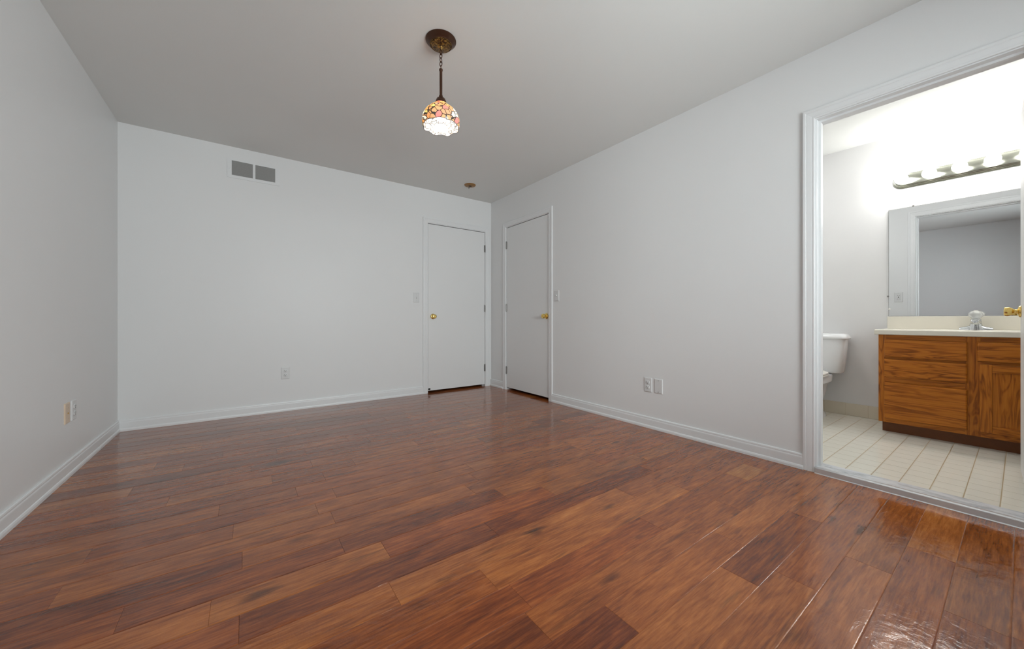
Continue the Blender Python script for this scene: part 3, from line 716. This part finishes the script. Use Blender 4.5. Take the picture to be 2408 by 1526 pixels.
# frame and panel door
yA, yB, zA, zB = -4.008, -4.405, 0.132, 0.583; sw = 0.052
bm = B(); box(bm, (VF - 0.009, yB + sw - 0.004, zA + sw - 0.012), (VF - 0.002, yA - sw + 0.004, zB - sw + 0.004)); dr = mesh_obj('cabinet_door', W(bm), M['oak_v'], r)
for ya, yb in ((yA - sw, yA), (yB, yB + sw)):
    bm = B(); box(bm, (VF - 0.019, ya, zA), (VF, yb, zB), 0.003); mesh_obj('door_stile', W(bm), M['oak_v'], dr)
for za, zb in ((zA, zA + sw - 0.008), (zB - sw, zB)):
    bm = B(); box(bm, (VF - 0.0188, yB + sw, za), (VF, yA - sw, zb), 0.002); mesh_obj('door_rail', W(bm), M['oak_h'], dr)

# ------------------------------------------------------------------ vanity top with bowl and splash
TY0, TY1, TX = -3.497, BR, 1.302
r = empty('countertop', (D, (TY0 + TY1) / 2, 0.767), 'cream cultured marble vanity top with moulded basin on the oak cabinet', 'countertop')
def W2(bm):
    bmesh.ops.translate(bm, verts=bm.verts[:], vec=(-D, -(TY0 + TY1) / 2, -0.767)); return bm
bm = B()
cx_, cy_, nn = 1.515, -3.975, 48
zt = 0.8065
outer = []
for k_ in range(nn):
    a = 2 * math.pi * k_ / nn; c_, s_ = math.cos(a), math.sin(a)
    hx0, hx1, hy0, hy1 = cx_ - TX, D - cx_, cy_ - TY1, TY0 - cy_
    tx = (hx1 / c_) if c_ > 1e-6 else ((-hx0 / c_) if c_ < -1e-6 else 1e9)
    ty = (hy1 / s_) if s_ > 1e-6 else ((-hy0 / s_) if s_ < -1e-6 else 1e9)
    t_ = min(tx, ty); outer.append(Vector((cx_ + c_ * t_, cy_ + s_ * t_, zt)))
# snap nearest ring points to the corners
for cx2, cy2 in ((TX, TY0), (TX, TY1), (D, TY0), (D, TY1)):
    o_ = min(outer, key=lambda p: (p.x - cx2) ** 2 + (p.y - cy2) ** 2); o_.x, o_.y = cx2, cy2
def sc_(ring, i, z):
    return [Vector((min(max(p.x, TX + i), D), min(max(p.y, TY1 + i), TY0 - i), z)) for p in ring]
ov = lambda a_, b_, z: superring(cx_, cy_, z, a_, b_, nn, 2.2)
loft(bm, [sc_(outer, 0.004, 0.767), sc_(outer, 0, 0.771), sc_(outer, 0, zt - 0.006), sc_(outer, 0.006, zt), ov(0.155, 0.225, zt), ov(0.145, 0.213, zt - 0.006), ov(0.13, 0.195, zt - 0.04), ov(0.10, 0.15, zt - 0.09), ov(0.04, 0.05, zt - 0.115), ov(0.02, 0.02, zt - 0.118)])
mesh_obj('counter_slab', W2(bm), M['counter'], r, None, True)
bm = B(); box(bm, (D - 0.020, TY1, zt), (D, TY0 - 0.003, 0.909), 0.003); bmesh.ops.translate(bm, verts=bm.verts[:], vec=(-D, -(TY0 + TY1) / 2, -zt)); bs = mesh_obj('backsplash', bm, M['counter'], None, (D, (TY0 + TY1) / 2, zt)); bs['label'] = 'low cream backsplash strip on the wall between vanity top and mirror'; bs['category'] = 'backsplash'
bm = B(); lathe(bm, [(0, zt - 0.117), (0.021, zt - 0.117), (0.021, zt - 0.114), (0.012, zt - 0.114), (0, zt - 0.119)], (cx_, cy_, 0), n=24, cap=False); mesh_obj('drain', W2(bm), M['chrome'], r, None, True)

# ------------------------------------------------------------------ faucet
FX, FY, FZ = 1.700, -3.975, zt
r = empty('faucet', (FX, FY, FZ), 'chrome centreset faucet with a clear acrylic knob on the vanity top', 'faucet')
bm = B()
def sec(y_, hw, h0):   # cross-section of the wing base at lateral position y
    pts = []
    for k_ in range(12):
        a = math.pi * k_ / 11
        pts.append(Vector((hw * math.cos(a), y_, h0 * math.sin(a) + 0.0)))
    return pts
rings = [sec(-0.079, 0.012, 0.013), sec(-0.077, 0.021, 0.018), sec(-0.062, 0.0255, 0.022), sec(-0.046, 0.027, 0.024), sec(-0.034, 0.029, 0.032), sec(0, 0.030, 0.036),
         sec(0.034, 0.029, 0.032), sec(0.046, 0.027, 0.024), sec(0.062, 0.0255, 0.022), sec(0.077, 0.021, 0.018), sec(0.079, 0.012, 0.013)]
loft(bm, rings)
mesh_obj('faucet_base', bm, M['chrome'], r, None, True)
bm = B()
loft(bm, [superring(0, 0, 0.0, 0.034, 0.041, 32), superring(0, 0, 0.012, 0.032, 0.037, 32), superring(0, 0, 0.03, 0.029, 0.032, 32), superring(0, 0, 0.05, 0.027, 0.0275, 32), superring(0, 0, 0.066, 0.026, 0.0265, 32, 2), superring(0, 0, 0.067, 0.0255, 0.0258, 32, 2), superring(0, 0, 0.080, 0.0245, 0.0250, 32, 2), superring(0, 0, 0.085, 0.018, 0.018, 32, 2)])
body = mesh_obj('faucet_body', bm, M['chrome'], r, None, True)
bm = B()
def spr(x_, z_, hw, hh):
    return [Vector((x_, hw * math.cos(a), z_ + hh * math.sin(a))) for a in [2 * math.pi * k_ / 20 for k_ in range(20)]]
loft(bm, [spr(0.0, 0.050, 0.026, 0.020), spr(-0.03, 0.056, 0.0255, 0.017), spr(-0.06, 0.063, 0.024, 0.014), spr(-0.085, 0.067, 0.0225, 0.012), spr(-0.100, 0.066, 0.020, 0.0105), spr(-0.106, 0.062, 0.013, 0.006)])
spt = mesh_obj('spout', bm, M['chrome'], r, None, True)
bm = B(); lathe(bm, [(0, 0.060), (0.0125, 0.060), (0.0125, 0.051), (0.0115, 0.050), (0.0105, 0.053), (0, 0.054)], (-0.091, 0, 0), n=20, cap=False); mesh_obj('aerator', bm, M['chrome'], spt, None, True)
bm = B(); lathe(bm, [(0, 0.0535), (0.0102, 0.0528), (0.0102, 0.0506), (0, 0.0504)], (-0.091, 0, 0), n=16, cap=False); mesh_obj('aerator_opening', bm, M['dark'], spt, None, True)
bm = B(); prof = [(0.015, 0.0855), (0.024, 0.090), (0.031, 0.098), (0.0365, 0.107), (0.037, 0.116), (0.031, 0.129), (0.021, 0.138), (0.013, 0.141)]
rings = []
for rr, z in prof:
    rings.append([Vector((rr * (1 + 0.09 * (1 if rr > .02 else 0) * math.cos(5 * a)) * math.cos(a), rr * (1 + 0.09 * (1 if rr > .02 else 0) * math.cos(5 * a)) * math.sin(a), z)) for a in [2 * math.pi * k_ / 50 for k_ in range(50)]])
loft(bm, rings); kn_ = mesh_obj('acrylic_knob', bm, M['acrylic'], r, None, True)
bm = B(); lathe(bm, [(0, 0.1405), (0.012, 0.1405), (0.011, 0.1432), (0, 0.1438)], n=24, cap=False); mesh_obj('knob_cap', bm, M['seat'], kn_, None, True)
bm = B(); lathe(bm, [(0, 0.084), (0.008, 0.084), (0.006, 0.094), (0.0055, 0.118), (0, 0.118)], n=16, cap=False); mesh_obj('knob_stem', bm, M['chrome'], r, None, True)

# ------------------------------------------------------------------ mirror
MY0, MY1, MZ0, MZ1 = -3.508, -4.440, 0.912, 1.814
r = empty('wall_mirror', (D, (MY0 + MY1) / 2, MZ0), 'large frameless mirror above the vanity backsplash, reflecting the doorway', 'mirror')
bm = B(); box(bm, (D - 0.006, MY1, MZ0), (D - 0.0005, MY0, MZ1)); bmesh.ops.translate(bm, verts=bm.verts[:], vec=(-D, -(MY0 + MY1) / 2, -MZ0)); mesh_obj('mirror_glass', bm, M['mirror'], r)
bm = B(); box(bm, (D - 0.0075, MY0, MZ0), (D, MY0 + 0.0016, MZ1 + 0.001)); box(bm, (D - 0.007, MY1, MZ1), (D, MY0, MZ1 + 0.0012)); bmesh.ops.translate(bm, verts=bm.verts[:], vec=(-D, -(MY0 + MY1) / 2, -MZ0)); mesh_obj('mirror_edge', bm, M['hinge'], r)
def clip(yy, zc, side):
    bm = B(); lathe(bm, [(0, 0), (0.007, 0), (0.0075, -0.006), (0.006, -0.011), (0, -0.012)], (0, 0, 0), 'X', 16, False)
    mesh_obj('mirror_clip', bm, M['hinge'] if side else M['seat'], r, (0.0, yy - (MY0 + MY1) / 2, zc - MZ0), True)
clip(-3.650, MZ1 + 0.004, 1); clip(-4.30, MZ1 + 0.004, 1); clip(MY0 + 0.005, 1.081, 1); clip(MY0 - 0.004, 0.971, 0)

# ------------------------------------------------------------------ vanity light bar
LY0, LY1, LZ = -3.532, -4.440, 2.035
r = empty('vanity_light', (D, (LY0 + LY1) / 2, LZ), 'metal strip light with a row of lit round bulbs above the bathroom mirror', 'wall light')
yc = (LY0 + LY1) / 2; hl = (LY0 - LY1) / 2
def stad(inset, xoff, hh=0.0585):
    h_ = hh - inset; pts = []; L_ = hl - hh
    for k_ in range(17):
        a = -math.pi / 2 + math.pi * k_ / 16; pts.append(Vector((-xoff, L_ + h_ * math.cos(a), h_ * math.sin(a))))
    for k_ in range(17):
        a = math.pi / 2 + math.pi * k_ / 16; pts.append(Vector((-xoff, -L_ + h_ * math.cos(a), h_ * math.sin(a))))
    return pts
bm = B()
loft(bm, [stad(0, 0), stad(0, 0.010), stad(0.004, 0.013), stad(0.006, 0.0125), stad(0.007, 0.020), stad(0.012, 0.023), stad(0.014, 0.0225), stad(0.015, 0.029), stad(0.021, 0.033), stad(0.023, 0.034)])
mesh_obj('bar_housing', bm, M['nickel'], r, None, True)
for k_ in range(6):
    yb = -3.594 - 0.1524 * k_ - yc
    bm = B(); lathe(bm, [(0, -0.033), (0.024, -0.033), (0.026, -0.036), (0.024, -0.052), (0.021, -0.060), (0.019, -0.060), (0.019, -0.050), (0, -0.050)], (0, 0, 0), 'X', 28, False)
    mesh_obj('socket_cup', bm, M['chrome'], r, (0, yb, 0), True)
    bm = B(); pr = [(0.0, -0.052), (0.0135, -0.052), (0.0145, -0.064)]
    for q in range(1, 15):
        a = R(22 + (180 - 22) * q / 14.0); pr.append((0.0395 * math.sin(a), -0.100 - 0.0395 * -math.cos(a) * -1 if False else -0.100 + 0.0395 * math.cos(a)))
    lathe(bm, pr, (0, 0, 0), 'X', 28, False)
    mesh_obj('light_bulb', bm, M['bulb'], r, (0, yb, 0), True)

# ------------------------------------------------------------------ added fill lamp out of view, brightens the bathroom's lower wall and floor
r = empty('bath_fill_light', (0.95, -2.78, CH), None, None, kind='structure')
bm = B(); lathe(bm, [(0.10, 0), (0.165, 0), (0.168, -0.012), (0.160, -0.030), (0.150, -0.030), (0.150, -0.006), (0.10, -0.006)], n=40, cap=False); mesh_obj('fill_light_ring', bm, M['nickel'], r, None, True)
bm = B(); lathe(bm, [(0, -0.010), (0.149, -0.010), (0.149, -0.030), (0.12, -0.052), (0.07, -0.066), (0, -0.071)], n=40, cap=False); mesh_obj('fill_light_diffuser', bm, M['fill_dome'], r, None, True)

# ------------------------------------------------------------------ toilet
TC = -3.02
r = empty('toilet', (D, TC, BZ), 'white porcelain toilet beside the vanity, half hidden by the door frame', 'toilet')
def TR(x_, z_, a, b_, e=3.2, n=44): return superring(x_, 0, z_ - BZ, a, b_, n, e)
bm = B()
xc = -0.115
loft(bm, [TR(xc - .0, .400, .060, .200, 4), TR(xc, .404, .080, .213, 4), TR(xc, .42, .088, .220, 4.5), TR(xc, .55, .094, .232, 5), TR(xc, .70, .100, .243, 5), TR(xc, .706, .098, .241, 5)])
mesh_obj('tank', bm, M['porcelain'], r, None, True)
bm = B()
loft(bm, [TR(xc, .704, .100, .246, 5), TR(xc, .708, .108, .256, 5), TR(xc, .716, .111, .260, 5), TR(xc, .730, .108, .257, 5), TR(xc, .745, .098, .247, 4.5), TR(xc, .754, .080, .232, 4), TR(xc, .757, .05, .20, 4)])
mesh_obj('tank_lid', bm, M['porcelain'], r, None, True)
def bowl_ring(z_, xf, xb, w_, n=44):
    out = []; xm = (xf + xb) / 2; a_ = (xb - xf) / 2
    for k_ in range(n):
        t_ = 2 * math.pi * k_ / n; c_, s_ = math.cos(t_), math.sin(t_)
        e = 2.0 if c_ < 0 else 4.0
        out.append(Vector((xm + a_ * math.copysign(abs(c_) ** (2 / e), c_), w_ * math.copysign(abs(s_) ** (2 / (2.0 if c_ < 0 else 2.3)), s_), z_ - BZ)))
    return out
bm = B()
loft(bm, [bowl_ring(BZ, -.60, -.10, .125), bowl_ring(.03, -.60, -.10, .122), bowl_ring(.06, -.57, -.12, .105), bowl_ring(.16, -.55, -.12, .100), bowl_ring(.24, -.62, -.10, .125), bowl_ring(.31, -.70, -.07, .138),
          bowl_ring(.335, -.725, -.06, .166), bowl_ring(.385, -.735, -.05, .168), bowl_ring(.392, -.730, -.055, .164)])
mesh_obj('bowl', bm, M['porcelain'], r, None, True)
bm = B(); loft(bm, [bowl_ring(.394, -.735, -.235, .176), bowl_ring(.396, -.740, -.23, .180), bowl_ring(.405, -.740, -.23, .180), bowl_ring(.408, -.733, -.235, .174)]); mesh_obj('seat', bm, M['seat'], r, None, True)
bm = B(); loft(bm, [bowl_ring(.4105, -.733, -.235, .173), bowl_ring(.413, -.738, -.23, .177), bowl_ring(.422, -.735, -.232, .174), bowl_ring(.432, -.70, -.25, .150), bowl_ring(.435, -.60, -.30, .10)]); mesh_obj('seat_lid', bm, M['seat'], r, None, True)
bm = B(); tube(bm, [(-.225, .17, .655 - BZ), (-.240, .17, .655 - BZ)], 0.011, 14); tube(bm, [(-.238, .17, .655 - BZ), (-.240, .11, .650 - BZ)], [0.007, 0.005], 10); mesh_obj('flush_lever', bm, M['chrome'], r, None, True)

# ------------------------------------------------------------------ windows behind the viewpoint
def window(name, P, u0, u1, z0, z1, t):
    r = empty(name, P((u0 + u1) / 2, z0, 0), None, None, kind='structure')
    off = -Vector(P((u0 + u1) / 2, z0, 0))
    def bx(bm, ua, ub, za, zb, ta, tb):
        a = Vector(P(ua, za, ta)); b_ = Vector(P(ub, zb, tb)); box(bm, tuple(min(a[i], b_[i]) for i in range(3)), tuple(max(a[i], b_[i]) for i in range(3)))
    bm = B(); f = 0.045
    bx(bm, u0, u0 + f, z0, z1, -0.03, -0.09); bx(bm, u1 - f, u1, z0, z1, -0.03, -0.09); bx(bm, u0 + f, u1 - f, z0, z0 + f, -0.03, -0.09); bx(bm, u0 + f, u1 - f, z1 - f, z1, -0.03, -0.09)
    m_ = (u0 + u1) / 2; bx(bm, m_ - 0.02, m_ + 0.02, z0 + f, z1 - f, -0.035, -0.085)
    bmesh.ops.translate(bm, verts=bm.verts[:], vec=off); mesh_obj('window_frame', bm, M['vinyl'], r)
    for ua, ub in ((u0 + f, m_ - 0.02), (m_ + 0.02, u1 - f)):
        bm = B(); bx(bm, ua, ub, z0 + f, z1 - f, -0.058, -0.062); bmesh.ops.translate(bm, verts=bm.verts[:], vec=off); mesh_obj('window_pane', bm, M['pane'], r)
    bm = B(); bx(bm, u0 - 0.04, u1 + 0.04, z0 - 0.02, z0, -0.03, 0.03); bmesh.ops.translate(bm, verts=bm.verts[:], vec=off); mesh_obj('window_sill', bm, M['trim'], r)
window('window_1', lambda u, z, t: Vector((u, REAR + t, z)), RX0, RX1, RZ0, RZ1, 0)
window('window_2', lambda u, z, t: Vector((-CW + t, u, z)), LW0, LW1, LZ0, LZ1, 0)
